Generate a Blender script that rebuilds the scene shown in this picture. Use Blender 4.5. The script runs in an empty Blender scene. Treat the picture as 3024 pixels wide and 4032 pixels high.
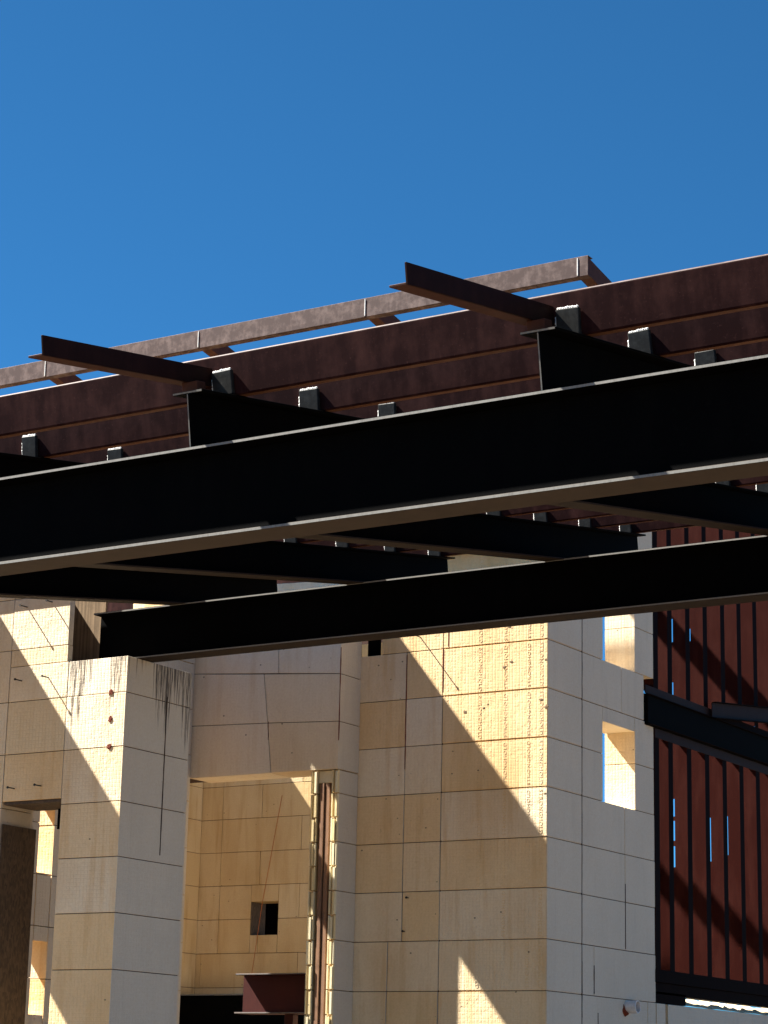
import bpy, bmesh, math, random
from mathutils import Matrix, Vector
random.seed(7)
S = bpy.context.scene
COL = S.collection
EYE = 1.553                      # camera height above ground; "rel" heights are measured from it

# ------------------------------------------------------------------ camera, sky, sun, exposure
cd = bpy.data.cameras.new('camera'); cam = bpy.data.objects.new('camera', cd); COL.objects.link(cam)
cd.sensor_fit = 'VERTICAL'; cd.sensor_height = 24.0; cd.sensor_width = 18.0
cd.lens = 24.0 * 8940 / 4032
cd.clip_end = 2000
R = Matrix(((0.8486036494, 0.1145552323, 0.5164774389),
            (0.5285555220, -0.2248928672, -0.8185671985),
            (0.0223809365, 0.9676261143, -0.2513937084)))
cam.matrix_world = Matrix.Translation((0, 0, EYE)) @ R.to_4x4()
S.camera = cam

SUN = Vector((1.0, 0.309, -1.252)).normalized()          # direction the light travels
elev = math.asin(-SUN.z)
az = math.atan2(-SUN.x, -SUN.y)                           # towards the sun, clockwise from +Y
W = bpy.data.worlds.new('World'); S.world = W; W.use_nodes = True
nt = W.node_tree; nt.nodes.clear()
sky = nt.nodes.new('ShaderNodeTexSky'); sky.sky_type = 'NISHITA'; sky.sun_disc = False
sky.sun_elevation = elev; sky.sun_rotation = az
sky.air_density = 0.5; sky.dust_density = 0.0; sky.ozone_density = 10.0; sky.altitude = 0
bg = nt.nodes.new('ShaderNodeBackground'); bg.inputs[1].default_value = 0.05
wo = nt.nodes.new('ShaderNodeOutputWorld')
tint = nt.nodes.new('ShaderNodeVectorMath'); tint.operation = 'MULTIPLY'; tint.inputs[1].default_value = (0.305, 0.70, 0.70)   # deep clear-day blue, whole sky
nt.links.new(sky.outputs[0], tint.inputs[0]); nt.links.new(tint.outputs[0], bg.inputs[0]); nt.links.new(bg.outputs[0], wo.inputs[0])
sd = bpy.data.lights.new('sun', 'SUN'); sun = bpy.data.objects.new('sun', sd); COL.objects.link(sun)
sd.energy = 5.0; sd.angle = math.radians(0.53); sd.color = (1.0, 0.95, 0.86)
sun.rotation_euler = SUN.to_track_quat('-Z', 'Y').to_euler(); sun.location = (-30, -10, 40)
S.view_settings.view_transform = 'Standard'; S.view_settings.look = 'None'
S.view_settings.gamma = 1.0; S.view_settings.exposure = 2.35

# ------------------------------------------------------------------ materials
def new_mat(name):
    m = bpy.data.materials.new(name); m.use_nodes = True
    t = m.node_tree; b = t.nodes['Principled BSDF']
    return m, t, b
def N(t, typ, **kw):
    n = t.nodes.new(typ)
    for k, v in kw.items():
        if k.startswith('i_'):
            key = k[2:]; key = int(key) if key.isdigit() else key
            n.inputs[key].default_value = v
        else: setattr(n, k, v)
    return n
def L(t, a, b): t.links.new(a, b)
def mathn(t, op, a, b=None, clamp=False):
    n = N(t, 'ShaderNodeMath', operation=op, use_clamp=clamp)
    for i, v in enumerate((a, b)):
        if v is None: continue
        if isinstance(v, (int, float)): n.inputs[i].default_value = v
        else: L(t, v, n.inputs[i])
    return n.outputs[0]
def mixc(t, fac, a, b):
    n = N(t, 'ShaderNodeMix', data_type='RGBA')
    for sock, v in ((n.inputs['Factor'], fac), (n.inputs['A'], a), (n.inputs['B'], b)):
        if isinstance(v, (int, float)): sock.default_value = v
        elif isinstance(v, tuple): sock.default_value = (*v, 1)
        else: L(t, v, sock)
    return n.outputs['Result']
def ramp(t, src, a, b, lo=0.0, hi=1.0):
    n = N(t, 'ShaderNodeMapRange', clamp=True)
    n.inputs[1].default_value = a; n.inputs[2].default_value = b
    n.inputs[3].default_value = lo; n.inputs[4].default_value = hi
    L(t, src, n.inputs[0]); return n.outputs[0]
def scaled_pos(t, s):
    g = N(t, 'ShaderNodeNewGeometry'); m = N(t, 'ShaderNodeVectorMath', operation='MULTIPLY')
    L(t, g.outputs['Position'], m.inputs[0]); m.inputs[1].default_value = s
    return m.outputs[0]
def noise(t, s, scale, detail=4, rough=0.55):
    n = N(t, 'ShaderNodeTexNoise'); n.inputs['Scale'].default_value = scale
    n.inputs['Detail'].default_value = detail; n.inputs['Roughness'].default_value = rough
    L(t, scaled_pos(t, s), n.inputs['Vector']); return n.outputs['Fac']

def foam(name, white, cream, tan, cream_bias=0.5, stain=0.4, drip_top=None, grid=1.0, lee=None):
    m, t, b = new_mat(name)
    oi = N(t, 'ShaderNodeObjectInfo')
    c = mixc(t, ramp(t, oi.outputs['Random'], cream_bias - 0.35, cream_bias + 0.35), white, cream)
    big = noise(t, (1, 1, 0.45), 1.3, 5)
    c = mixc(t, ramp(t, big, 0.45, 0.72, 0, stain), c, tan)
    streak = noise(t, (7, 7, 0.7), 1.6, 4)
    c = mixc(t, ramp(t, streak, 0.52, 0.75, 0, stain * 0.9), c, tan)
    if lee is not None:      # faces off the sun: less yellowed, with shaded tone put in the colour
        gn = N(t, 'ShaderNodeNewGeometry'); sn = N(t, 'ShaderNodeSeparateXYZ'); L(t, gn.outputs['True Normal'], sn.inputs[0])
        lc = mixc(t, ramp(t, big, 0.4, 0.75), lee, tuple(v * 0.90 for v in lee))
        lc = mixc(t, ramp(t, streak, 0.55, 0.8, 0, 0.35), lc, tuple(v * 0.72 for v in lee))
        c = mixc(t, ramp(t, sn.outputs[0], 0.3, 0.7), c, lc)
    fine = noise(t, (1, 1, 1), 60, 4, 0.7)
    c = mixc(t, ramp(t, fine, 0.35, 0.8, 0, 0.25), c, tuple(v * 0.72 for v in tan))
    # sparse dark pinholes and scuffs
    vo = N(t, 'ShaderNodeTexVoronoi'); vo.inputs['Scale'].default_value = 1.0; vo.inputs['Randomness'].default_value = 0.75
    L(t, scaled_pos(t, (8, 8, 11)), vo.inputs['Vector'])
    dot = ramp(t, vo.outputs['Distance'], 0.055, 0.085, 1, 0)
    sc = N(t, 'ShaderNodeSeparateColor'); L(t, vo.outputs['Color'], sc.inputs[0])
    dot = mathn(t, 'MULTIPLY', dot, ramp(t, sc.outputs[0], 0.62, 0.66))
    c = mixc(t, mathn(t, 'MULTIPLY', dot, 0.75), c, (0.07, 0.045, 0.03))
    scuff = noise(t, (9, 9, 4), 1.5, 8, 0.8)
    c = mixc(t, ramp(t, scuff, 0.66, 0.72, 0, 0.45), c, (0.16, 0.12, 0.09))
    if drip_top is not None:
        g = N(t, 'ShaderNodeNewGeometry'); sx = N(t, 'ShaderNodeSeparateXYZ'); L(t, g.outputs['Position'], sx.inputs[0])
        d = mathn(t, 'SUBTRACT', drip_top, sx.outputs[2])                      # depth below the top edge
        lenn = noise(t, (38, 38, 0.25), 1.0, 2, 0.5)                            # how far each run reached
        patch = noise(t, (5, 5, 0.05), 1.0, 2)
        reach = mathn(t, 'ADD', mathn(t, 'MULTIPLY', mathn(t, 'SUBTRACT', lenn, 0.5), 1.5), mathn(t, 'MULTIPLY', mathn(t, 'SUBTRACT', patch, 0.43), 1.3))
        thin = noise(t, (130, 130, 4), 1.0, 3, 0.7)
        k = mathn(t, 'MULTIPLY', ramp(t, mathn(t, 'SUBTRACT', reach, d), -0.03, 0.12), ramp(t, thin, 0.40, 0.58))
        c = mixc(t, ramp(t, k, 0.0, 0.8, 0, 0.88), c, (0.05, 0.042, 0.04))
    L(t, c, b.inputs['Base Color']); b.inputs['Roughness'].default_value = 0.95
    b.inputs['Specular IOR Level'].default_value = 0.15
    # moulded grid lines, ribs and bead texture as fine relief
    g = N(t, 'ShaderNodeNewGeometry'); sx = N(t, 'ShaderNodeSeparateXYZ'); L(t, g.outputs['Position'], sx.inputs[0])
    u = mathn(t, 'FRACT', mathn(t, 'MULTIPLY', mathn(t, 'ADD', sx.outputs[0], sx.outputs[1]), 31.0))
    v = mathn(t, 'FRACT', mathn(t, 'MULTIPLY', sx.outputs[2], 35.0))
    gu = ramp(t, mathn(t, 'ABSOLUTE', mathn(t, 'SUBTRACT', u, 0.5)), 0.0, 0.12, 0, 1)
    gv = ramp(t, mathn(t, 'ABSOLUTE', mathn(t, 'SUBTRACT', v, 0.5)), 0.0, 0.10, 0, 1)
    h = mathn(t, 'MULTIPLY', mathn(t, 'MULTIPLY', mathn(t, 'MINIMUM', gu, mathn(t, 'MAXIMUM', gv, 0.6)), ramp(t, noise(t, (1, 1, 1), 3.5, 5, 0.7), 0.25, 0.52)), 1.25 * grid)
    lump = noise(t, (1, 1, 1), 14, 6, 0.65)
    rough = noise(t, (1, 1, 0.35), 55, 5, 0.7)
    h = mathn(t, 'ADD', h, mathn(t, 'ADD', mathn(t, 'MULTIPLY', lump, 0.8), mathn(t, 'MULTIPLY', rough, 0.6)))
    bp = N(t, 'ShaderNodeBump'); bp.inputs['Strength'].default_value = 0.6; bp.inputs['Distance'].default_value = 0.0045
    L(t, h, bp.inputs['Height']); L(t, bp.outputs[0], b.inputs['Normal'])
    return m

def steel(name, col, col2, rough=0.55, spec=0.3, scale=6.0, streak=0.5, contrast=(0.45, 0.75), bump=0.15):
    m, t, b = new_mat(name)
    a = noise(t, (1, 1, 1), scale, 7, 0.7)
    s = noise(t, (3, 3, 0.5), scale * 0.8, 5, 0.6)
    f = mathn(t, 'ADD', mathn(t, 'MULTIPLY', a, 1 - streak), mathn(t, 'MULTIPLY', s, streak))
    c = mixc(t, ramp(t, f, contrast[0], contrast[1]), col, col2)
    sp = noise(t, (1, 1, 1), 90, 3, 0.6)
    c = mixc(t, ramp(t, sp, 0.62, 0.8, 0, 0.4), c, tuple(min(1, v * 1.8 + 0.01) for v in col2))
    L(t, c, b.inputs['Base Color'])
    b.inputs['Roughness'].default_value = rough; b.inputs['Specular IOR Level'].default_value = spec
    bp = N(t, 'ShaderNodeBump'); bp.inputs['Strength'].default_value = bump; bp.inputs['Distance'].default_value = 0.001
    L(t, a, bp.inputs['Height']); L(t, bp.outputs[0], b.inputs['Normal'])
    return m

def wood(name, col, col2, zs=0.6):
    m, t, b = new_mat(name)
    a = noise(t, (30, 30, zs), 1.4, 6, 0.7); d = noise(t, (1, 1, 1), 9, 8, 0.75)
    c = mixc(t, ramp(t, a, 0.35, 0.7), col, col2)
    c = mixc(t, ramp(t, d, 0.5, 0.8, 0, 0.8), c, tuple(v * 0.25 for v in col))
    L(t, c, b.inputs['Base Color']); b.inputs['Roughness'].default_value = 0.9; b.inputs['Specular IOR Level'].default_value = 0.15
    bp = N(t, 'ShaderNodeBump'); bp.inputs['Strength'].default_value = 0.5; bp.inputs['Distance'].default_value = 0.003
    L(t, a, bp.inputs['Height']); L(t, bp.outputs[0], b.inputs['Normal'])
    return m

def osb(name):
    m, t, b = new_mat(name)
    vo = N(t, 'ShaderNodeTexVoronoi'); vo.inputs['Scale'].default_value = 1.0
    L(t, scaled_pos(t, (70, 70, 28)), vo.inputs['Vector'])
    sc = N(t, 'ShaderNodeSeparateColor'); L(t, vo.outputs['Color'], sc.inputs[0])
    c = mixc(t, sc.outputs[0], (0.06, 0.04, 0.024), (0.11, 0.075, 0.046))
    c = mixc(t, ramp(t, noise(t, (1, 1, 0.4), 22, 7, 0.75), 0.5, 0.75, 0, 0.8), c, (0.02, 0.013, 0.008))
    L(t, c, b.inputs['Base Color']); b.inputs['Roughness'].default_value = 0.9
    bp = N(t, 'ShaderNodeBump'); bp.inputs['Strength'].default_value = 0.6; bp.inputs['Distance'].default_value = 0.003
    L(t, sc.outputs[1], bp.inputs['Height']); L(t, bp.outputs[0], b.inputs['Normal'])
    return m
def plain(name, col, rough=0.8, spec=0.2, metal=0.0):
    m, t, b = new_mat(name)
    n = noise(t, (1, 1, 1), 25, 5, 0.7)
    L(t, mixc(t, ramp(t, n, 0.3, 0.75), col, tuple(v * 0.7 for v in col)), b.inputs['Base Color'])
    b.inputs['Roughness'].default_value = rough; b.inputs['Specular IOR Level'].default_value = spec; b.inputs['Metallic'].default_value = metal
    return m

WHITE, CREAM, TAN = (0.86, 0.755, 0.575), (0.84, 0.62, 0.35), (0.62, 0.38, 0.15)
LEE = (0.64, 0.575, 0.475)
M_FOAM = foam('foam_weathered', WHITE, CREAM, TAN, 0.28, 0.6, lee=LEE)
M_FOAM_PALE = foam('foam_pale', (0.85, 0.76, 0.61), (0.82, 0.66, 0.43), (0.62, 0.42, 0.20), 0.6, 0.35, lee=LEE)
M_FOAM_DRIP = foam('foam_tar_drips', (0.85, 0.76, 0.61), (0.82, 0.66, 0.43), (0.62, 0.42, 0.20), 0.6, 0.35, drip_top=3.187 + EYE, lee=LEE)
M_FOAM_YEL = foam('foam_yellowed', (0.62, 0.50, 0.31), (0.58, 0.42, 0.215), (0.42, 0.26, 0.10), 0.4, 0.7, grid=0.3)
M_FOAM_CUT = foam('foam_cut_edge', (0.82, 0.74, 0.52), (0.78, 0.64, 0.36), (0.62, 0.45, 0.18), 0.5, 0.4, grid=0.0)
M_JOINT = plain('joint_core', (0.045, 0.018, 0.010))
M_CONC = plain('concrete_core', (0.30, 0.28, 0.25))
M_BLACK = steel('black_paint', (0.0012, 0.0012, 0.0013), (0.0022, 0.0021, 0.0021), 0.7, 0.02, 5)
M_CUT = steel('bare_cut_edge', (0.18, 0.175, 0.16), (0.095, 0.088, 0.078), 0.6, 0.3, 40)
M_UNDER = steel('brown_flange', (0.043, 0.031, 0.023), (0.027, 0.020, 0.015), 0.7, 0.15, 4)  # lower flange browner and lighter than the web
M_UNDER_DARK = steel('dark_brown_flange', (0.030, 0.022, 0.017), (0.018, 0.013, 0.010), 0.7, 0.08, 4)
M_MAROON = steel('maroon_primer', (0.017, 0.0042, 0.0042), (0.060, 0.023, 0.019), 0.6, 0.04, 5, contrast=(0.46, 0.72))
M_MAROON_DUST_GLINT = steel('maroon_primer_dust_glint', (0.044, 0.020, 0.017), (0.135, 0.090, 0.080), 0.6, 0.2, 9, streak=0.25, contrast=(0.46, 0.64))
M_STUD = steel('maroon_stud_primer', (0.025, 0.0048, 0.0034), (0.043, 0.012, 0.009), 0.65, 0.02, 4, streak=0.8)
def darken_shaded_faces(m, dark):  # faces not toward the front painted near black in place of shade
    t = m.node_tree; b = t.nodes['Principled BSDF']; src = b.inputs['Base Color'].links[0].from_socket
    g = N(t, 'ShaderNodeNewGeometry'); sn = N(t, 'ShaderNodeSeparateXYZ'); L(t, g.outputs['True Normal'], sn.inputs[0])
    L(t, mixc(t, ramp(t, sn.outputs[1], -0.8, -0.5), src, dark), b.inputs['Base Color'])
darken_shaded_faces(M_STUD, (0.006, 0.0018, 0.0014))
M_RED = steel('red_oxide_primer', (0.045, 0.007, 0.005), (0.065, 0.012, 0.009), 0.6, 0.2, 4)
M_DARKMAROON = steel('dark_maroon_primer', (0.005, 0.0022, 0.002), (0.010, 0.004, 0.0035), 0.7, 0.02, 6)
M_ANGLE = steel('dark_rusty_maroon', (0.016, 0.006, 0.0045), (0.030, 0.011, 0.008), 0.6, 0.05, 8)
M_PURPLE = steel('slate_primer', (0.022, 0.013, 0.012), (0.030, 0.018, 0.016), 0.6, 0.05, 5)
M_RUSTFLANGE = steel('rusty_maroon', (0.050, 0.015, 0.008), (0.080, 0.028, 0.014), 0.65, 0.2, 9)
M_LIT_UNDERSIDE = steel('lit_brown_underside', (0.10, 0.042, 0.022), (0.17, 0.085, 0.05), 0.7, 0.1, 8)
M_BURNT = steel('scorched_plate', (0.018, 0.0178, 0.0165), (0.05, 0.05, 0.046), 0.5, 0.12, 25, streak=0.2)
M_WELD = plain('weld_bead', (0.85, 0.84, 0.80), 0.5, 0.5, 0.0)
M_RUST = plain('rust', (0.16, 0.03, 0.012))
M_GOUGE = plain('gouged_foam', (0.22, 0.15, 0.085))
M_OSB = osb('osb_board')
M_WOOD = wood('weathered_stud', (0.30, 0.17, 0.10), (0.17, 0.10, 0.07))
M_PLY = wood('tar_streaked_plywood', (0.30, 0.21, 0.13), (0.07, 0.048, 0.03), 0.5)
M_PVC = plain('white_pvc', (0.75, 0.74, 0.74), 0.4, 0.4)
M_NAIL = plain('dark_rod', (0.03, 0.025, 0.02), 0.6, 0.3)
M_CORD = plain('orange_cord', (0.45, 0.13, 0.03))
def ground_mat():
    m, t, b = new_mat('sandy_ground')
    a = noise(t, (1, 1, 1), 0.6, 8, 0.65); d = noise(t, (1, 1, 1), 12, 6, 0.7)
    c = mixc(t, ramp(t, a, 0.35, 0.7), (0.105, 0.072, 0.042), (0.13, 0.092, 0.057))
    c = mixc(t, ramp(t, d, 0.5, 0.8, 0, 0.6), c, (0.045, 0.032, 0.02))
    L(t, c, b.inputs['Base Color']); b.inputs['Roughness'].default_value = 1.0
    bp = N(t, 'ShaderNodeBump'); bp.inputs['Distance'].default_value = 0.03; L(t, d, bp.inputs['Height']); L(t, bp.outputs[0], b.inputs['Normal'])
    return m

# ------------------------------------------------------------------ mesh helpers
def link(name, me, mats, parent=None, kind=None):
    o = bpy.data.objects.new(name, me); COL.objects.link(o)
    for m in (mats if isinstance(mats, (list, tuple)) else [mats]): me.materials.append(m)
    if parent is not None:
        o.parent = parent
        o.matrix_parent_inverse = Matrix.Identity(4)
    if kind: o['kind'] = kind
    return o
def thing(name, label, cat, loc=(0, 0, 0), group=None, rotx=0.0):
    o = bpy.data.objects.new(name, None); COL.objects.link(o); o.empty_display_size = 0.2
    o.location = loc; o.rotation_euler = (rotx, 0, 0)
    o['label'] = label; o['category'] = cat
    if group: o['group'] = group
    bpy.context.view_layer.update()
    return o
def bm_prism(bm, poly, z0, z1, mi=0):
    lo = [bm.verts.new((x, y, z0)) for x, y in poly]; hi = [bm.verts.new((x, y, z1)) for x, y in poly]
    n = len(poly); fs = [bm.faces.new(lo[::-1]), bm.faces.new(hi)]
    for i in range(n): fs.append(bm.faces.new((lo[i], lo[(i + 1) % n], hi[(i + 1) % n], hi[i])))
    for f in fs: f.material_index = mi
    return fs
def bm_box(bm, x0, x1, y0, y1, z0, z1, mi=0):
    return bm_prism(bm, [(x0, y0), (x1, y0), (x1, y1), (x0, y1)], z0, z1, mi)
def finish(bm, name, mats, parent=None, bevel=0.0, local=True, kind=None, seg=1):
    bmesh.ops.recalc_face_normals(bm, faces=bm.faces)
    if bevel > 0: bmesh.ops.bevel(bm, geom=list(bm.edges), offset=bevel, segments=seg, affect='EDGES', clamp_overlap=True)
    if parent is not None and local:      # coordinates were given in world space
        bm.transform(parent.matrix_world.inverted())
    me = bpy.data.meshes.new(name); bm.to_mesh(me); bm.free()
    return link(name, me, mats, parent, kind)
def box(name, x0, x1, y0, y1, z0, z1, mats, parent=None, bevel=0.0, local=True):
    bm = bmesh.new(); bm_box(bm, x0, x1, y0, y1, z0, z1); return finish(bm, name, mats, parent, bevel, local)
def tube(bm, a, b, r, n=8, r2=None):
    a = Vector(a); b = Vector(b); d = (b - a).normalized(); q = d.to_track_quat('Z', 'Y')
    A = [bm.verts.new(a + q @ Vector((r * math.cos(2 * math.pi * i / n), r * math.sin(2 * math.pi * i / n), 0))) for i in range(n)]
    rr = r if r2 is None else r2
    B = [bm.verts.new(b + q @ Vector((rr * math.cos(2 * math.pi * i / n), rr * math.sin(2 * math.pi * i / n), 0))) for i in range(n)]
    for i in range(n): bm.faces.new((A[i], A[(i + 1) % n], B[(i + 1) % n], B[i]))
    bm.faces.new(A[::-1]); bm.faces.new(B)
GAP = 0.0028
def block(parent, poly, z0, z1, mat, jitter=0.0016, bev=0.0025, name='foam_block', rough=0.0):
    """one foam block: footprint polygon (world x,y), shrunk by the joint and given worn arrises"""
    cx = sum(p[0] for p in poly) / len(poly); cy = sum(p[1] for p in poly) / len(poly)
    jx, jy = random.uniform(-jitter, jitter), random.uniform(-jitter, jitter)
    xs = [p[0] for p in poly]; ys = [p[1] for p in poly]
    P = []
    for x, y in poly:   # pull the outer joints in along x or y only at the ends of the block
        gx = GAP if abs(x - min(xs)) < 1e-6 else (-GAP if abs(x - max(xs)) < 1e-6 else 0)
        gy = GAP if abs(y - min(ys)) < 1e-6 else (-GAP if abs(y - max(ys)) < 1e-6 else 0)
        P.append((x + gx + jx, y + gy + jy))
    bm = bmesh.new(); bm_prism(bm, P, z0 + GAP, z1 - GAP)
    return finish(bm, name, mat, parent, bev)
def rect(x0, x1, y0, y1): return [(x0, y0), (x1, y0), (x1, y1), (x0, y1)]
C = 0.406
def ibeam_parts(parent, x0, x1, half, depth, tf, tw, axis, mats):
    """local: runs along +x (axis 'x') or +y (axis 'y'); bottom at z=0"""
    def bx(a0, a1, b0, b1, z0, z1, name, mat, edge=None):
        bm = bmesh.new()
        if axis == 'x': bm_box(bm, a0, a1, b0, b1, z0, z1)
        else: bm_box(bm, b0, b1, a0, a1, z0, z1)
        bmesh.ops.recalc_face_normals(bm, faces=bm.faces)
        if edge is not None:
            for f in bm.faces:
                if abs(f.normal.z) < 0.5 and (edge == 1 or abs(f.normal.y) > 0.5): f.material_index = 1
        return finish(bm, name, [mat, M_CUT] if edge is not None else mat, parent, 0.0018, local=False)
    web, top, bot = mats
    ed = 1 if axis == 'x' else 2
    bx(x0, x1, -half, half, depth - tf, depth, 'top_flange', top, ed)
    bx(x0, x1, -half, half, 0, tf, 'bottom_flange', bot, ed)
    bx(x0, x1, -tw / 2, tw / 2, tf, depth - tf, 'web', web, 2 if axis == 'y' else None)

# ------------------------------------------------------------------ ground
bm = bmesh.new(); bm_box(bm, -400, 400, -400, 400, -0.5, 0.0)
finish(bm, 'ground', ground_mat(), kind='structure')

# ================================================================== LEFT BUILDING
def z(r): return r + EYE
YA, XA = 13.12, -10.508
ZN = z(3.187)                       # notch on which the lower beam bears
lt = thing('foam_block_tower', 'foam block tower with a beam bearing in its tar-streaked notch', 'tower', (-11.5, 13.3, 0))
# core behind the joints
bm = bmesh.new()
bm_box(bm, -11.075, XA - 0.012, YA + 0.012, 13.918, 0.0, ZN - 0.012)
bm_box(bm, -11.645, -11.07, YA + 0.012, 13.495, z(2.14) + 0.03, ZN - 0.02)
bm_box(bm, -13.2, -11.69, YA + 0.012, 13.49, 0.0, z(4.1))
finish(bm, 'joint_core', M_JOINT, lt)
XP = -11.08
for m in range(5, 12):
    z0, z1 = m * C, min((m + 1) * C, ZN)
    block(lt, rect(XP, XA, YA, 13.93), z0, z1, M_FOAM_DRIP if m >= 10 else M_FOAM)
block(lt, rect(XP, XA, YA, 13.93), 0, 5 * C, M_FOAM, name='base_block')
# header over the opening and the tall thin leaf beside the notch
ZO = z(2.145)
block(lt, rect(-11.663, XP, YA, 13.50), ZO, 10 * C, M_FOAM)
block(lt, rect(-11.663, XP, YA, 13.50), 10 * C, 11 * C, M_FOAM_PALE)
block(lt, rect(-11.663, XP, YA, 13.50), 11 * C, ZN, M_FOAM_PALE)
block(lt, rect(-11.663, -11.095, YA, YA + 0.064), ZN, 12 * C, M_FOAM_PALE)
block(lt, rect(-11.663, -11.095, YA, YA + 0.064), 12 * C, 13 * C, M_FOAM_PALE)
block(lt, rect(-11.663, -11.095, YA, YA + 0.064), 13 * C, 14 * C, M_FOAM_PALE)
for m in range(0, 14): block(lt, rect(-12.8, -11.663, YA, 13.50), m * C, (m + 1) * C, M_FOAM_PALE)
# anchor stubs (rusty) and tie rods standing out of the face
for i, (x, r) in enumerate(((-10.655, 2.918), (-10.648, 2.718), (-10.642, 2.511))):
    bm = bmesh.new(); bmesh.ops.create_icosphere(bm, subdivisions=2, radius=0.021)
    for v in bm.verts:
        k = 1 + random.uniform(-0.35, 0.35); v.co = Vector((v.co.x * k, v.co.y * 0.10 * k, v.co.z * k * 1.05))
    bm.transform(Matrix.Translation((x, YA - 0.002, z(r))))
    o = finish(bm, 'rusty_anchor', M_RUST, lt)
def rod(parent, x, y, r, length, rad=0.0048, dx=0.0, dz=0.0):
    bm = bmesh.new(); tube(bm, (x, y + 0.03, z(r)), (x + dx, y - length, z(r) + dz), rad, 6)
    tube(bm, (x + dx * 0.9, y - length + 0.004, z(r) + dz), (x + dx, y - length - 0.002, z(r) + dz), rad * 2.0, 8)
    finish(bm, 'tie_rod', M_NAIL, parent)
for x, r, l in ((-11.529, 3.651, 0.085), (-11.28, 3.668, 0.07), (-11.537, 3.072, 0.08), (-11.274, 3.078, 0.072), (-11.546, 2.243, 0.075), (-11.283, 2.249, 0.075)):
    rod(lt, x, YA, r, l)
# window slots side wall running back from the front wall
sw = thing('foam_side_wall', 'foam side wall with narrow slots behind the board-lined doorway', 'wall', (-12.15, 14.6, 0))
X0, X1 = -12.3, -12.0
ZT = z(3.9)
bm = bmesh.new()
bm_box(bm, X0 + .012, X1 - .012, 13.52, 13.96, 0, ZT - .02); bm_box(bm, X0 + .012, X1 - .012, 14.165, 15.185, 0, ZT - .02)
finish(bm, 'joint_core', M_JOINT, sw)
def cut(z0, z1, holes):
    segs = [(z0, z1)]
    for a, b in holes:
        out = []
        for s, e in segs:
            if b <= s or a >= e: out.append((s, e)); continue
            if a > s + .01: out.append((s, a))
            if b < e - .01: out.append((b, e))
        segs = out
    return segs
SLOTS = [(z(0.605), z(1.17)), (z(1.71), z(2.45))]
for m in range(4, 14):
    z0, z1 = m * C, min((m + 1) * C, ZT)
    if z1 <= z0 + .02: continue
    block(sw, rect(X0, X1, 13.505, 13.975), z0, z1, M_FOAM)
    block(sw, rect(X0, X1, 14.152, 15.20), z0, z1, M_FOAM)
    for s, e in cut(z0, z1, SLOTS): block(sw, rect(X0, X1, 13.975, 14.152), s, e, M_FOAM)
block(sw, rect(X0, X1, 13.505, 15.20), 0, 4 * C, M_FOAM, name='base_block')
# unseen slit, pier, cross bar and header, added to shape sun on walls
ZH0, ZH1 = z(4.72), z(6.284)
for m in range(0, 20):
    z0, z1 = m * C, min((m + 1) * C, ZH1)
    if z1 <= z0 + .02: continue
    block(sw, rect(X0, X1, 15.545, 15.94), z0, z1, M_FOAM)
block(sw, rect(X0, X1, 15.20, 15.545), ZH0, ZH0 + .5, M_FOAM); block(sw, rect(X0, X1, 15.20, 15.545), ZH0 + .5, ZH1, M_FOAM)
block(sw, rect(X0, X1, 15.20, 15.545), z(3.55), z(3.72), M_FOAM)
block(sw, rect(X0, X1, 15.20, 15.545), 0, z(-0.3), M_FOAM)
# doorway linings
ob = thing('wood_lining', 'dark strand board lining the jamb of the left doorway', 'board', (-11.646, 13.3, 0))
box('jamb_board', -11.6525, -11.640, YA + .006, 13.515, 0, z(1.978), M_OSB, ob, 0.001)
ob = thing('lintel_board', 'stained rough board under the header of the left doorway', 'board', (-11.37, 13.3, z(2.12)))
box('board', -11.650, XP - .004, YA + .012, 13.52, z(2.122), z(2.143), M_OSB, ob, 0.002)
ob = thing('steel_strap', 'short black strap hanging under the left doorway header', 'strap', (-11.36, 13.46, z(2.12)))
box('strap', -11.385, -11.360, 13.455, 13.463, z(1.965), z(2.121), M_BLACK, ob, 0.001)
pb = thing('plywood_panel', 'tar-streaked brown plywood panel behind the end of the lower beam', 'panel', (-11.3, 13.485, ZN))
box('panel', -11.66, -11.035, 13.470, 13.489, ZN, z(4.0), M_PLY, pb, 0.001)
ob = thing('shading_fin_wall', 'added foam fin wall out of view, shading the tower front', 'wall', (-12.75, 12.5, 0))
bm = bmesh.new(); bm_box(bm, -12.9, -12.6, 11.9, 13.11, z(2.99), z(4.605)); finish(bm, 'header', M_FOAM, ob, 0.003)  # unseen wall added to cast shade across the tower front
bm = bmesh.new(); bm_box(bm, -12.9, -12.6, 11.6, 11.895, 0, z(4.605)); finish(bm, 'pier', M_FOAM, ob, 0.003)

# ================================================================== LINTEL WALL
YB, YD, XC, XE = 15.946, 16.27, -10.459, -8.64
lw = thing('foam_lintel_wall', 'foam block lintel wall with skewed joints over the deep opening', 'wall', (-11.3, 16.1, 0))
ZL0, ZL1 = z(2.708), z(4.36)
bm = bmesh.new(); bm_box(bm, -12.4, XC - .012, YB + .012, YD - .012, ZL0 + .012, ZL1 - .03); finish(bm, 'joint_core', M_JOINT, lw)
def face_block(parent, quad, y0, y1, mat, name='foam_block'):
    """block given by four (x, rel z) corners of its face: ll, lr, ur, ul"""
    cx = sum(q[0] for q in quad) / 4; cz = sum(q[1] for q in quad) / 4
    bm = bmesh.new(); F = []; B = []
    for x, r in quad:
        x += GAP if x < cx else -GAP; r += GAP if r < cz else -GAP
        F.append(bm.verts.new((x, y0, z(r)))); B.append(bm.verts.new((x, y1, z(r))))
    bm.faces.new(F); bm.faces.new(B[::-1])
    for i in range(4): bm.faces.new((F[i], B[i], B[(i + 1) % 4], F[(i + 1) % 4]))
    return finish(bm, name, mat, parent, 0.0025)
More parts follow.
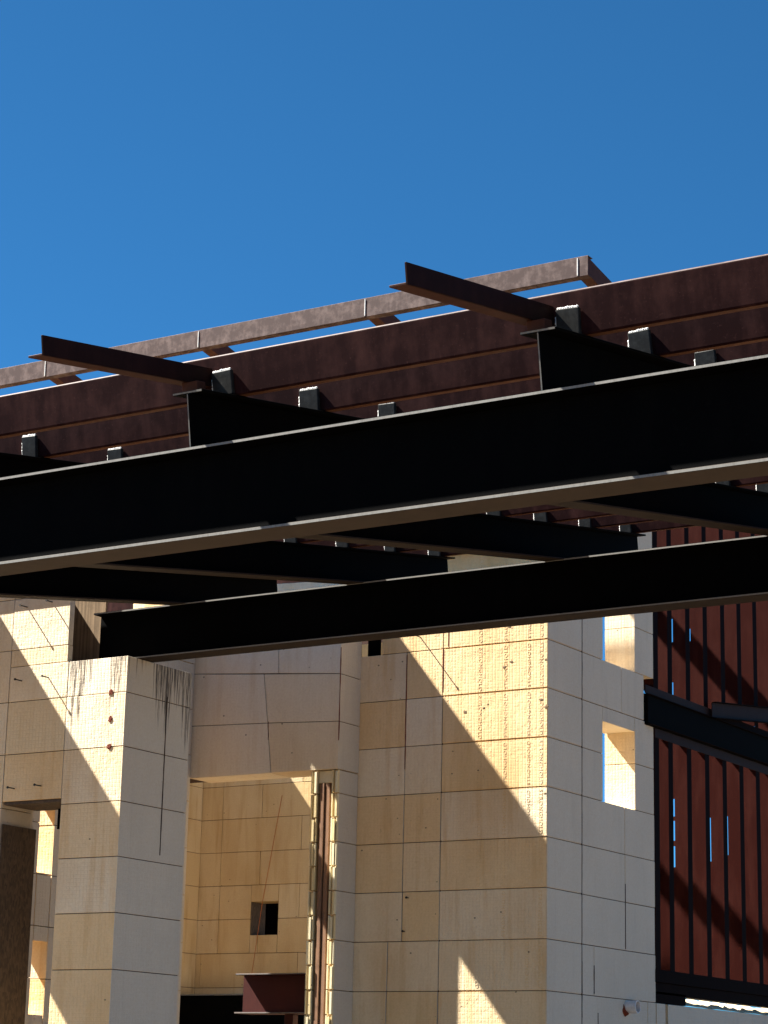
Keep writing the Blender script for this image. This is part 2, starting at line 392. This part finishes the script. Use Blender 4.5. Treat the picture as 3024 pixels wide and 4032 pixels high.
ML = M_FOAM_PALE
face_block(lw, [(-12.02, 2.708), (-11.148, 2.708), (-11.201, 3.147), (-12.02, 3.173)], YB, YD, ML)
face_block(lw, [(-11.148, 2.708), (XC, 2.708), (XC, 3.114), (-11.201, 3.147)], YB, YD, ML)
face_block(lw, [(-12.02, 3.173), (-11.201, 3.147), (-11.256, 3.581), (-12.02, 3.641)], YB, YD, ML)
face_block(lw, [(-11.201, 3.147), (XC, 3.114), (XC, 3.523), (-11.256, 3.581)], YB, YD, ML)
face_block(lw, [(-12.02, 3.641), (-11.103, 3.574), (-11.119, 4.0), (-12.02, 4.0)], YB, YD, ML)
face_block(lw, [(-11.103, 3.574), (XC, 3.523), (XC, 4.0), (-11.119, 4.0)], YB, YD, ML)
face_block(lw, [(-12.02, 4.0), (-11.3, 4.0), (-11.3, 4.40), (-12.02, 4.40)], YB, YD, ML)
face_block(lw, [(-11.3, 4.0), (XC, 4.0), (XC, 4.345), (-11.3, 4.385)], YB, YD, ML)
for m in range(0, 15): block(lw, rect(-12.75, -12.31 if m < 11 else -12.02, YB, YD), m * C, (m + 1) * C, ML)
# open wall end: two notched foam leaves with timber studs between them
we = thing('open_wall_end', 'unfilled foam wall end with notched leaves and two timber studs', 'wall', (-10.6, 16.2, 0))
YE = 18.0
for leaf, (xa, xb) in enumerate(((-10.735, -10.672), (-10.526, XC))):
    for m in range(0, 12):
        z0, z1 = m * C, min((m + 1) * C, ZL0 - .004)
        if z1 - z0 < .03: continue
        ye = YE if leaf == 0 else YD - .0005
        block(we, rect(xa, xb, YB + .03, ye), z0, z1, M_FOAM if leaf else M_FOAM_YEL, bev=0.002)
        if m < 4: continue
        w = xb - xa
        for hh in range(2):       # moulded interlock nubs, offset from half course to half course
            a = z0 + hh * C / 2 + .006; b = min(z0 + (hh + 1) * C / 2 - .004, z1)
            if b - a < .03: continue
            o = 0.006 if (hh + m) % 2 else 0.022
            box('interlock_nub', xa + .003, xa + w * .26, YB + .006, YB + .031, a, b, M_FOAM_CUT, we, .0015)
            box('interlock_nub', xa + o + w * .26, xa + o + w * .26 + .022, YB + .001 + .004 * hh, YB + .031, a, b - .012, M_FOAM_CUT, we, .0015)
            box('interlock_nub', xb - .010, xb - .0015, YB + .008, YB + .031, a, b, M_FOAM_CUT, we, .0015)
box('core_fill', -10.671, -10.527, YB + .10, YE, 0, ZL0 - .01, M_FOAM_CUT, we)
box('end_cap', -10.668, -10.530, YB + .03, YB + .099, z(2.60), ZL0 - .006, M_FOAM_CUT, we, .003)
box('timber_stud', -10.645, -10.607, YB + .018, YB + .099, 0.0, z(2.595), M_WOOD, we, .002)
box('timber_stud', -10.594, -10.553, YB + .026, YB + .099, 0.0, z(2.595), M_WOOD, we, .002)

# ================================================================== RIGHT TOWER
rt = thing('foam_block_tower', 'foam block tower with embossed sunlit face and two side window openings', 'tower', (-9.3, 17.0, 0))
T = 0.30
ZW0, ZW1 = 10 * C, z(3.19)
WY0, WY1 = 17.283, 17.908
YR = 18.29
bm = bmesh.new()
bm_box(bm, XC - .05, XE - .014, YD + .012, YD + T - .012, 0, 13 * C - .012)
bm_box(bm, -10.25, XE - .014, YD + .012, YD + T - .012, 13 * C - .02, 15 * C - .02)
finish(bm, 'joint_core', M_JOINT, rt)
bm = bmesh.new()
bm_box(bm, XE - T + .012, XE - .012, YD + T, YR - .012, 0, 10 * C - .012)
bm_box(bm, XE - T + .012, XE - .012, YD + T, WY0 - .012, 10 * C - .03, 15 * C - .02)
bm_box(bm, XE - T + .012, XE - .012, YD + T, 18.07, ZW1 + .012, 13 * C - .012)
bm_box(bm, XE - T + .012, XE - .012, WY1 + .012, YR - .012, 10 * C - .03, 12 * C - .012)
finish(bm, 'joint_core', M_JOINT, rt)
corner = [(-9.64, YD), (XE, YD), (XE, 16.887), (XE - T, 16.887), (XE - T, YD + T), (-9.64, YD + T)]
def rm(m): return M_FOAM
for m in range(4, 15):
    z0, z1 = m * C, (m + 1) * C
    xv = -10.135 if m <= 6 else -10.0
    if m < 13:
        block(rt, rect(XC - .06, xv, YD, YD + T), z0, z1, rm(m))
        block(rt, rect(xv, -9.64, YD, YD + T), z0, z1, rm(m))
    else:
        block(rt, rect(-10.255, -9.64, YD, YD + T), z0, z1, rm(m))
    # corner block with its return
    P = []
    for x, y in corner:
        gx = GAP if x == -9.64 else 0; gy = -GAP if y == 16.887 else 0
        P.append((x + gx, y + gy))
    bm = bmesh.new(); bm_prism(bm, P, z0 + GAP, z1 - GAP); finish(bm, 'foam_block', rm(m), rt, .005, seg=2)
    # side wall courses
    MS = M_FOAM_PALE
    if m in (10, 11):
        block(rt, rect(XE - T, XE, 16.887, WY0), z0, z1, MS)
        block(rt, rect(XE - T, XE, WY1, YR), z0, z1, MS)
        if m == 11: block(rt, rect(XE - T, XE, WY0, WY1), ZW1, z1, MS)
    elif m == 12:
        block(rt, rect(XE - T, XE, 16.887, 17.64), z0, z1, MS); block(rt, rect(XE - T, XE, 17.64, 18.09), z0, z1, MS)
    elif m > 12:
        block(rt, rect(XE - T, XE, 16.887, WY0), z0, z1, MS); block(rt, rect(XE - T, XE, WY1, YR), z0, z1, MS)
    elif m == 6:
        block(rt, rect(XE - T, XE, 16.887, 17.11), z0, z1, MS); block(rt, rect(XE - T, XE, 17.11, YR), z0, z1, MS)
    elif m == 5:
        block(rt, rect(XE - T, XE, 16.887, 17.18), z0, z1, MS); block(rt, rect(XE - T, XE, 17.18, 18.13), z0, z1, MS); block(rt, rect(XE - T, XE, 18.13, YR), z0, z1, MS)
    else:
        s = 17.70 if m % 2 else 17.70
        block(rt, rect(XE - T, XE, 16.887, s), z0, z1, MS); block(rt, rect(XE - T, XE, s, YR), z0, z1, MS)
block(rt, rect(XE - T, XE, WY1, YR), 15 * C, z(5.15), M_FOAM_PALE)
block(rt, rect(XC, XE, YD, YD + T), 0, 4 * C, M_FOAM, name='base_block'); block(rt, rect(XE - T, XE, YD + T, YR), 0, 4 * C, M_FOAM, name='base_block')
for x, r, l in ((-9.872, 3.847, 0.118), (-9.943, 1.645, 0.03), (-9.973, 1.37, 0.03)): rod(rt, x, YD, r, l)
ns = thing('steel_stub', 'black steel stub standing in the notch beside the embossed tower', 'steel stub', (-10.39, 16.45, 13 * C))
box('stub_web', -10.45, -10.325, 16.36, 16.37, 13 * C + .001, z(4.5), M_BLACK, ns, .001); box('stub_flange', -10.455, -10.445, 16.36, 16.5, 13 * C + .001, z(4.5), M_BLACK, ns, .001)
cp = thing('shading_channel', 'added dark maroon channel shading the top of the embossed foam tower', 'channel', (-9.4, 16.3, 15 * C))
box('channel_web', -10.15, -8.75, 16.155, 16.165, 15 * C + .012, 15 * C + .11, M_DARKMAROON, cp, .001); box('channel_flange', -10.15, -8.75, 16.155, 16.50, 15 * C + .001, 15 * C + .011, M_DARKMAROON, cp, .001)  # channel added to throw shade on the upper tower face
# red-brown sealant squeezed out of a few vertical joints
def bead_strip(parent, x, y, r0, r1, w):
    bm = bmesh.new(); n = 14; Lr = []
    for i in range(n + 1):
        zz = z(r0 + (r1 - r0) * i / n); ww = w * random.uniform(.35, 1.0)
        Lr.append([bm.verts.new((x - ww / 2, y + .004, zz)), bm.verts.new((x - ww * .3, y - .0025, zz)), bm.verts.new((x + ww * .3, y - .0025, zz)), bm.verts.new((x + ww / 2, y + .004, zz))])
    for a, b in zip(Lr, Lr[1:]):
        for i in range(4): bm.faces.new((a[i], a[(i + 1) % 4], b[(i + 1) % 4], b[i]))
    bm.faces.new(Lr[0]); bm.faces.new(Lr[-1][::-1])
    finish(bm, 'sealant_bead', M_RUST, parent)
def bead_side(parent, x, y, r0, r1, w, mat):
    bm = bmesh.new(); n = max(4, int((r1 - r0) / .05)); Lr = []
    for i in range(n + 1):
        zz = z(r0 + (r1 - r0) * i / n); ww = w * random.uniform(.3, 1.0)
        Lr.append([bm.verts.new((x - .004, y - ww / 2, zz)), bm.verts.new((x + .0018, y - ww * .3, zz)), bm.verts.new((x + .0018, y + ww * .3, zz)), bm.verts.new((x - .004, y + ww / 2, zz))])
    for a, b in zip(Lr, Lr[1:]):
        for i in range(4): bm.faces.new((a[i], a[(i + 1) % 4], b[(i + 1) % 4], b[i]))
    bm.faces.new(Lr[0]); bm.faces.new(Lr[-1][::-1])
    finish(bm, 'sealant_bead', mat, parent)
M_GRIME = plain('dark_sealant', (0.07, 0.05, 0.04))
bead_side(rt, XE, 16.887, 0.55, 4.4, .020, M_GRIME); bead_side(rt, XE, 16.890, 0.70, 1.15, .030, M_GRIME)
bead_side(rt, XE, 17.11, 0.90, 1.13, .018, M_GRIME); bead_side(rt, XE, 17.18, 0.60, 0.75, .012, M_GRIME); bead_side(rt, XE, 17.70, 1.30, 1.85, .008, M_GRIME)
bead_side(lt, XA, 13.62, 1.75, 2.95, .010, M_GRIME)
# gouges in the sunlit face
for x, r, q in ((-9.05, 3.52, .016), (-8.98, 3.56, .013), (-9.24, 3.19, .010), (-9.42, 3.17, .014), (-8.70, 3.22, .014), (-8.652, 3.16, .018), (-9.2, 3.22, .008), (-8.66, 2.45, .010), (-9.0, 3.86, .012), (-8.66, 3.55, .010)):
    bm = bmesh.new(); bmesh.ops.create_icosphere(bm, subdivisions=2, radius=q)
    for v in bm.verts:
        k = 1 + random.uniform(-.4, .4); v.co = Vector((v.co.x * k * 1.2, v.co.y * .12, v.co.z * k * .8))
    bm.transform(Matrix.Translation((x, YD - .0008, z(r)))); finish(bm, 'gouge', M_GOUGE, rt)
bead_strip(rt, -10.0, YD, 2.72, 3.70, .012); bead_strip(rt, -9.639, YD, 3.36, 3.72, .014); bead_strip(rt, -9.59, YD, 3.74, 3.95, .014)
bead_strip(lw, XC - .004, YB, 2.95, 3.75, .012); bead_strip(lw, -11.19, YB, 3.0, 3.16, .006)
# embossed lettering, read up the wall
tc = bpy.data.curves.new('lettering', 'FONT'); tc.body = 'STRONGHOLD'; tc.size = 0.052; tc.extrude = 0.0010; tc.resolution_u = 2
tc.space_character = 1.12
to = bpy.data.objects.new('lettering_source', tc); COL.objects.link(to); bpy.context.view_layer.update()
tme = bpy.data.meshes.new_from_object(to.evaluated_get(bpy.context.evaluated_depsgraph_get()))
bpy.data.objects.remove(to); tme.materials.clear(); tme.materials.append(M_FOAM)
wlen = max(v.co.x for v in tme.vertices)
inv = rt.matrix_world.inverted()
for m in range(6, 15):
    for x, flip in ((-9.29, 0), (-9.02, 1), (-8.80, 1), (-8.715, 0)):
        o = bpy.data.objects.new('embossed_lettering', tme); COL.objects.link(o); o.parent = rt
        sc = 0.365 / wlen
        zz = m * C + (0.02 if flip else C - 0.02)
        rot = Matrix.Rotation(math.radians(90), 4, 'X') @ Matrix.Rotation(math.radians(90 if flip else -90), 4, 'Z')
        o.matrix_basis = inv @ Matrix.Translation((x, YD - 0.0005, zz)) @ rot @ Matrix.Diagonal((sc, sc * .9, 1, 1))
# pipe stub
pp = thing('pipe_stub', 'white plastic pipe stub poking out of the foam side wall', 'pipe', (XE, 17.727, z(.82)))
bm = bmesh.new(); n = 28
def ring(x, r): return [bm.verts.new((x, 17.727 + r * math.cos(2 * math.pi * i / n), z(.822) + r * math.sin(2 * math.pi * i / n))) for i in range(n)]
rs = [ring(XE - .05, .054), ring(XE + .098, .054), ring(XE + .10, .051), ring(XE + .10, .047), ring(XE - .05, .046)]
for a, b in zip(rs, rs[1:]):
    for i in range(n): bm.faces.new((a[i], a[(i + 1) % n], b[(i + 1) % n], b[i]))
finish(bm, 'pipe', M_PVC, pp)
bm = bmesh.new(); tube(bm, (XE - .02, 17.70, z(.80)), (XE + .006, 17.70, z(.81)), .062, 14, .050)
for v in bm.verts: v.co.z += random.uniform(-.012, .012); v.co.y += random.uniform(-.01, .01)
finish(bm, 'sealant', M_RUST, pp)

# ================================================================== STEM WALL BEYOND + STUD WALL
st = thing('stem_wall', 'low pale foam stem wall under the maroon stud wall', 'wall', (-8.8, 20, 0))
ZS = 6 * C
for a, b in ((18.305, 18.49), (18.535, 20.4), (20.405, 22.6), (22.605, 25.2)):
    block(st, rect(XE - T, XE, a, b), 5 * C, ZS, M_FOAM_PALE); block(st, rect(XE - T, XE, a, b), 0, 5 * C, M_FOAM_PALE, name='base_block')
box('joint_core', XE - T + .02, XE - .03, 18.30, 25.2, 0, ZS - .01, M_JOINT, st)
of = thing('foam_offcut', 'ragged bright foam sheet lying on top of the stem wall', 'foam sheet', (-8.75, 20, ZS))
bm = bmesh.new(); cols = 26; V = []
for i in range(cols + 1):
    y = 18.95 + 2.6 * i / cols
    x1 = XE - .012 + random.uniform(-.03, 0.0); x0 = XE - .22 + random.uniform(-.03, .02)
    zl = ZS + .006 + random.uniform(0, .006); zh = ZS + .095 + random.uniform(-.02, .012)
    V.append((bm.verts.new((x1, y, zl)), bm.verts.new((x0, y, zh)), bm.verts.new((x0 - .01, y, zh - .05)), bm.verts.new((x1 - .01, y, zl - .006))))
for a, b in zip(V, V[1:]):
    for i in range(4): bm.faces.new((a[i], b[i], b[(i + 1) % 4], a[(i + 1) % 4]))
bm.faces.new(V[0]); bm.faces.new(V[-1][::-1])
finish(bm, 'sheet', M_FOAM_PALE, of)

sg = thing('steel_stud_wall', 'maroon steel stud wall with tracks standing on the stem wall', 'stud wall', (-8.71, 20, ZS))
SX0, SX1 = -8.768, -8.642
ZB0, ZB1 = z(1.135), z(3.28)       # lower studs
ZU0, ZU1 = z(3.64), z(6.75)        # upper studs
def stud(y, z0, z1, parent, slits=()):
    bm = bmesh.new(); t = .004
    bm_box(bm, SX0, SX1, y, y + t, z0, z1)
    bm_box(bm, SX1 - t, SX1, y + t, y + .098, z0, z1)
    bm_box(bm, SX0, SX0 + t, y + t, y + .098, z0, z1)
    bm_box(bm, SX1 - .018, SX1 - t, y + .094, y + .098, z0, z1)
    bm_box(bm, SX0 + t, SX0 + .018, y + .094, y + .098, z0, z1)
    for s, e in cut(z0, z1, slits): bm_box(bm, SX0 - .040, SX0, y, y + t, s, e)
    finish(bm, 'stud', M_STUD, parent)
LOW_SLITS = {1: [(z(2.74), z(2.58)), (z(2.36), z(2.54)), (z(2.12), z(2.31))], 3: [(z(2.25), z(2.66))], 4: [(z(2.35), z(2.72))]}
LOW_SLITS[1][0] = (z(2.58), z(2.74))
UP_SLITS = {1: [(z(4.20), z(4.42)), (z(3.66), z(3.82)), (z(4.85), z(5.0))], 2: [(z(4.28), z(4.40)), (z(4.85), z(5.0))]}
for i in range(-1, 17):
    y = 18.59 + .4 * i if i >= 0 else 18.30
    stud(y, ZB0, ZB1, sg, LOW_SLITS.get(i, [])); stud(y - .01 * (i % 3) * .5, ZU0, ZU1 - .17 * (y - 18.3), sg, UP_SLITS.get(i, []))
def track(z0, z1, x0, x1, mat, name, y0=18.28, y1=25.2, t=.005):
    bm = bmesh.new(); bm_box(bm, x0, x1, y0, y1, z0, z1); finish(bm, name, mat, sg, .002)
track(z(1.06), z(1.17), SX1 + .001, SX1 + .007, M_DARKMAROON, 'bottom_track')
track(z(1.06), z(1.066), SX0, SX1 + .001, M_DARKMAROON, 'bottom_track')
track(ZS + .078, z(1.059), SX0 - .01, SX1 - .01, M_DARKMAROON, 'sill_plate', 18.31)
track(z(3.20), z(3.285), SX1 + .001, SX1 + .007, M_PURPLE, 'top_track', 18.30)
track(z(3.57), z(3.645), SX1 + .001, SX1 + .012, M_PURPLE, 'upper_bottom_track', 18.10, 19.55)
track(z(3.57), z(3.635), SX1 + .001, SX1 + .007, M_DARKMAROON, 'upper_bottom_track', 19.55)
box('sill_plate', SX0 - .01, SX1 - .01, 18.31, 18.93, ZS + .001, ZS + .099, M_DARKMAROON, sg, .002)
rb = thing('rim_beam', 'black steel rim beam between the lower and upper maroon studs', 'beam', (-8.7, 20, z(3.286)))
bm = bmesh.new(); bm_box(bm, SX0, SX1 + .03, 18.105, 25.2, z(3.288), z(3.566)); finish(bm, 'rim_channel', M_BLACK, rb, .004)
for zz in (z(3.294), z(3.556)):
    box('rim_flange', SX1 + .03, SX1 + .055, 18.105, 25.2, zz - .004, zz + .004, M_DARKMAROON, rb, .001)
sb = thing('slate_channel', 'slate grey steel channel propped along the rim beam', 'channel', (-8.55, 20.5, z(3.6)))
bm = bmesh.new()
for y0, y1 in ((19.46, 22.4),):
    a = z(3.545); s = .115
    q = [(y0, a), (y1, a + s * (y1 - y0)), (y1, a + .15 + s * (y1 - y0)), (y0, a + .15)]
    for xa, xb in ((-8.600, -8.592),):
        A = [bm.verts.new((xb, y, zz)) for y, zz in q]; B = [bm.verts.new((xa, y, zz)) for y, zz in q]
        bm.faces.new(A); bm.faces.new(B[::-1])
        for i in range(4): bm.faces.new((A[i], A[(i + 1) % 4], B[(i + 1) % 4], B[i]))
finish(bm, 'channel_web', M_PURPLE, sb, .001)
bm = bmesh.new()
for dz in (0, .15):
    q = [(y0, a + dz - .004), (y1, a + dz + s * (y1 - y0) - .004), (y1, a + dz + .004 + s * (y1 - y0)), (y0, a + dz + .004)]
    A = [bm.verts.new((-8.592, y, zz)) for y, zz in q]; B = [bm.verts.new((-8.545, y, zz)) for y, zz in q]
    bm.faces.new(A); bm.faces.new(B[::-1])
    for i in range(4): bm.faces.new((A[i], A[(i + 1) % 4], B[(i + 1) % 4], B[i]))
finish(bm, 'channel_flange', M_DARKMAROON, sb)

# ================================================================== UPPER ROOF FRAME
uf = thing('upper_roof_frame', 'dusty maroon roof edge frame with short rafters against the sky', 'roof frame', (-12, 17, z(7.15)))
YF = 17.0; ZF = z(7.15)
def chan_x(x0, x1, y, z0, h, w, mat, parent, name):
    bm = bmesh.new(); t = .01
    bm_box(bm, x0, x1, y, y + t, z0, z0 + h); bm_box(bm, x0, x1, y + t, y + w, z0, z0 + t); bm_box(bm, x0, x1, y + t, y + w, z0 + h - t, z0 + h)
    return finish(bm, name, mat, parent, .003)
chan_x(-16.4, -8.64, YF, ZF, .19, .09, M_MAROON_DUST_GLINT, uf, 'fascia_channel')
for x in (-16.3, -14.80, -12.84, -10.89, -8.645):
    bm = bmesh.new(); w = .11; s = -.175
    pts = [(YF + .012, ZF + .012), (22.6, ZF + .012 + s * 5.59), (22.6, ZF + .178 + s * 5.59), (YF + .012, ZF + .178)]
    A = [bm.verts.new((x - w, y, zz)) for y, zz in pts]; B = [bm.verts.new((x - .001, y, zz)) for y, zz in pts]
    bm.faces.new(A); bm.faces.new(B[::-1])
    for i in range(4): bm.faces.new((A[i], A[(i + 1) % 4], B[(i + 1) % 4], B[i]))
    r = finish(bm, 'rafter', M_RUSTFLANGE, uf, .003)
    bm = bmesh.new()
    if x > -16:
        tube(bm, (x - .1, YF - .001, ZF + .012), (x - .1, YF - .001, ZF + .178), .006, 6)
        finish(bm, 'weld_seam', M_WELD, uf)
for x, y in ((-16.35, 17.15), (-18.9, 22.4)):
    box('post', x - .07, x + .07, y - .07, y + .07, 0, ZF + (0 if y < 18 else -.96), M_MAROON, uf, .004)
box('rear_beam', -19.1, -8.64, 22.35, 22.5, ZF - 1.16, ZF - .96, M_MAROON, uf, .004)

# ================================================================== INTERIOR BACK WALL
YI = 22.7
iw = thing('interior_foam_wall', 'yellowed interior foam wall with a small square window', 'wall', (-15.6, 22.8, 0))
WX0, WX1, WZ0, WZ1 = -16.1, -15.695, z(1.91), z(2.305)
bm = bmesh.new(); bm_box(bm, -18.5, WX0 - .012, YI + .012, YI + .28, 0, z(5.4)); bm_box(bm, WX1 + .012, -13.5, YI + .012, YI + .28, 0, z(5.4))
bm_box(bm, WX0 - .02, WX1 + .02, YI + .012, YI + .28, 0, WZ0 - .012); bm_box(bm, WX0 - .02, WX1 + .02, YI + .012, YI + .28, WZ1 + .012, z(5.4))
finish(bm, 'joint_core', M_JOINT, iw)
for m in range(5, 17):
    z0, z1 = m * C, (m + 1) * C
    xs = [-18.5, -17.3, -16.572 if m != 7 else -16.82, (-15.984 if m % 2 == 0 else -15.393), -14.6, -13.5]
    if m in (9, 11): xs = [-18.5, -17.3, -16.572, -15.393, -14.6, -13.5]
    for a, b in zip(xs, xs[1:]):
        if b - a < .05: continue
        if z1 > WZ0 and z0 < WZ1 and b > WX0 and a < WX1:
            if a < WX0: block(iw, rect(a, WX0, YI, YI + .3), z0, z1, M_FOAM_YEL)
            if b > WX1: block(iw, rect(WX1, b, YI, YI + .3), z0, z1, M_FOAM_YEL)
            xa, xb = max(a, WX0), min(b, WX1)
            for s, e in cut(z0, z1, [(WZ0, WZ1)]): block(iw, rect(xa, xb, YI, YI + .3), s, e, M_FOAM_YEL)
        else: block(iw, rect(a, b, YI, YI + .3), z0, z1, M_FOAM_YEL)
block(iw, rect(-18.5, -13.5, YI, YI + .3), 0, 5 * C, M_FOAM_YEL, name='base_block')
rw = thing('interior_return_wall', 'yellowed foam return wall meeting the interior wall at a corner', 'wall', (-17.0, 22, 0))
box('joint_core', -17.18, -16.895, 20.62, 22.68, 0, z(5.40), M_JOINT, rw)
for m in range(5, 17): block(rw, rect(-17.2, -16.88, 20.6, 21.6), m * C, (m + 1) * C if m < 16 else z(5.42), M_FOAM_YEL); block(rw, rect(-17.2, -16.88, 21.6, 22.696), m * C, (m + 1) * C if m < 16 else z(5.42), M_FOAM_YEL)
block(rw, rect(-17.2, -16.88, 20.6, 22.696), 0, 5 * C, M_FOAM_YEL, name='base_block')
box('window_lining', WX0 + .001, WX0 + .014, YI + .01, YI + .3, WZ0 + .001, WZ1 - .001, M_OSB, iw, .001)
dk = thing('dark_backing_panel', 'dark panel behind the small interior window', 'panel', (-15.9, 23.6, 0))
box('panel', -17.5, -15.78, 23.6, 23.64, 0, z(4), M_DARKMAROON, dk, .003); box('panel_leg', -15.3, -15.2, 23.6, 23.64, 0, z(4), M_DARKMAROON, dk, .003)
cw = thing('hanging_cord', 'thin orange cord hanging down the yellowed interior wall', 'cord', (-15.7, 22.69, z(3.58)))
bm = bmesh.new(); tube(bm, (-15.685, 22.69, z(3.576)), (-15.918, 22.685, z(2.29)), .003, 6); tube(bm, (-15.918, 22.685, z(2.29)), (-16.06, 22.67, z(1.2)), .003, 6)
finish(bm, 'cord', M_CORD, cw)
ib = thing('interior_beam', 'black steel beam across the foot of the yellowed interior wall', 'beam', (-15.5, 22.4, z(.80)))
ibeam_parts(ib, -3.0, 2.2, .09, .395, .016, .012, 'x', (M_BLACK, M_BLACK, M_BLACK))
for x in (-18.4, -13.4): box('post', x - .08, x + .08, 22.32, 22.48, 0, z(.80), M_BLACK, ib, .003)
rbm = thing('red_oxide_beam', 'red oxide steel beam end inside the deep opening', 'beam', (-11.93, 16.76, z(.722)))
ibeam_parts(rbm, 0.0, 1.19, .13, .345, .012, .010, 'x', (M_RED, M_RED, M_RED))
box('post', -11.455, -11.365, 16.72, 16.80, 0, z(.72), M_RED, rbm, .003)

# ================================================================== MAIN STEEL
SL = math.atan(1 / 6)
def colm(parent, x, y, top): box('column', x - .09, x + .09, y - .09, y + .09, 0, top - .001, M_BLACK, parent, .004)
Y1, Y2 = 7.115, 13.345
b1 = thing('long_beam', 'long black steel beam under the ends of the roof joists', 'beam', (0, Y1, z(2.155)))
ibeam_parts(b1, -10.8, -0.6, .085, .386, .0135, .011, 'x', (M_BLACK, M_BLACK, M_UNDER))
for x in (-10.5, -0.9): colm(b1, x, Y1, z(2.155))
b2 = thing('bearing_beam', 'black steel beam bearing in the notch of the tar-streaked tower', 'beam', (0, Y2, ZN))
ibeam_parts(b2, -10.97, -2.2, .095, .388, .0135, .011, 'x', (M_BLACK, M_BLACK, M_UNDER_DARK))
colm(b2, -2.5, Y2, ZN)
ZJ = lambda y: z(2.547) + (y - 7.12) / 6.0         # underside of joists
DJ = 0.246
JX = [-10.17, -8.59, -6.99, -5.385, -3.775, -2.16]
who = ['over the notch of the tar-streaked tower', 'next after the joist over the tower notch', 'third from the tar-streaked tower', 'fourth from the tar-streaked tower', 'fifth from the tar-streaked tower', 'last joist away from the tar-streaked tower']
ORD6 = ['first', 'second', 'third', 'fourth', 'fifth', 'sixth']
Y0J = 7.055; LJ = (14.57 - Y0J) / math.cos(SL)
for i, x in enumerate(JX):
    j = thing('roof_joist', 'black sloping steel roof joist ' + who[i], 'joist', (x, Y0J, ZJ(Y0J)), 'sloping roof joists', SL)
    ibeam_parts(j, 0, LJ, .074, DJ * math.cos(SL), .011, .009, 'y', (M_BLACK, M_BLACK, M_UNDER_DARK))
    a = thing('angle_outrigger', 'dark maroon angle iron outrigger on the ' + ORD6[i] + ' joist from the tar-streaked tower', 'angle iron', (x - .062, 6.2, ZJ(6.2) + DJ + .058), 'angle iron outriggers', SL)
    la = 1.16
    box('vertical_leg', -.008, 0, 0, la, 0, .078, M_ANGLE, a, .001, local=False)
    box('horizontal_leg', -.075, -.008, 0, la, 0, .008, M_RUSTFLANGE, a, .001, local=False)
    sdz = -.058
    box('packer', -.028, .05, .905, .965, sdz, -.001, M_RUSTFLANGE, a, .002, local=False)
# purlins with their cleats and weld beads
ORD = ['first', 'second', 'third', 'fourth', 'fifth', 'sixth', 'seventh', 'eighth', 'ninth', 'tenth', 'eleventh', 'twelfth']
PYS = [7.275 + .645 * i for i in range(12)]
PX0, PX1 = -12.45, -1.4
PH, PW = .183, .055
pme = bmesh.new(); t = .006
def arc(cx, cy, r, a0, a1, n=4): return [(cx + r * math.cos(math.radians(a0 + (a1 - a0) * i / n)), cy + r * math.sin(math.radians(a0 + (a1 - a0) * i / n))) for i in range(n + 1)]
prof = [(PW, 0.0)] + arc(.010, .010, .010, 270, 180) + arc(.010, PH - .010, .010, 180, 90) + [(PW, PH), (PW, PH - t), (.012, PH - t), (t, PH - .014), (t, .014), (.012, t), (PW, t)]
A = [pme.verts.new((PX0, y, zz)) for y, zz in prof]; B = [pme.verts.new((PX1, y, zz)) for y, zz in prof]
for i in range(len(prof)): pme.faces.new((A[i], A[(i + 1) % len(prof)], B[(i + 1) % len(prof)], B[i]))
pme.faces.new(A); pme.faces.new(B[::-1]); bmesh.ops.recalc_face_normals(pme, faces=pme.faces)
PM = bpy.data.meshes.new('purlin_channel'); pme.to_mesh(PM); pme.free(); PM.materials.append(M_MAROON); PM.materials.append(M_LIT_UNDERSIDE); PM.materials.append(M_MAROON_DUST_GLINT)
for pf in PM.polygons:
    if pf.normal.z < -0.9 and pf.center.z < .003: pf.material_index = 1  # underside painted lighter brown for light bounced up from below
    if pf.normal.z > 0.35 and pf.normal.y < -0.1 and pf.center.z > PH - .012: pf.material_index = 2  # sunlit glint along the rounded top corner, painted as a lighter face
def weld_mesh():
    bm = bmesh.new(); rnd = random.Random(3)
    def bead(a, b):
        a = Vector(a); b = Vector(b); n = 9
        for i in range(n):
            p = a.lerp(b, (i + .5) / n); bmesh.ops.create_icosphere(bm, subdivisions=1, radius=.0068 * rnd.uniform(.75, 1.15), matrix=Matrix.Translation(p + Vector((rnd.uniform(-.001, .001), 0, rnd.uniform(-.001, .001)))))
    bead((-.042, -.012, .106), (.042, -.012, .106)); bead((-.047, -.008, .02), (-.047, -.008, .075))
    me = bpy.data.meshes.new('weld_bead'); bm.to_mesh(me); bm.free(); me.materials.append(M_WELD); return me
WM = weld_mesh()
cb = bmesh.new(); bm_box(cb, -.045, .045, -.022, -.001, .001, .104)
bmesh.ops.recalc_face_normals(cb, faces=cb.faces); bmesh.ops.bevel(cb, geom=list(cb.edges), offset=.003, segments=1, affect='EDGES')
CM = bpy.data.meshes.new('cleat'); cb.to_mesh(CM); cb.free(); CM.materials.append(M_BURNT)
for i, y in enumerate(PYS):
    p = thing('roof_purlin', ORD[i] + ' maroon channel purlin up the slope behind the long black beam', 'purlin', (0, y, ZJ(y) + DJ + .002), 'maroon roof purlins', SL)
    o = bpy.data.objects.new('channel', PM); COL.objects.link(o); o.parent = p
    for x in JX:
        c = bpy.data.objects.new('cleat', CM); COL.objects.link(c); c.parent = p; c.location = (x + random.uniform(-.006, .006), 0, random.uniform(-.004, .006)); c.rotation_euler = (0, random.uniform(-.05, .05), 0); c.scale = (random.uniform(.95, 1.12), 1, random.uniform(.94, 1.06))
        w = bpy.data.objects.new('weld_bead', WM); COL.objects.link(w); w.parent = c; w.location = (0, -.002, 0)
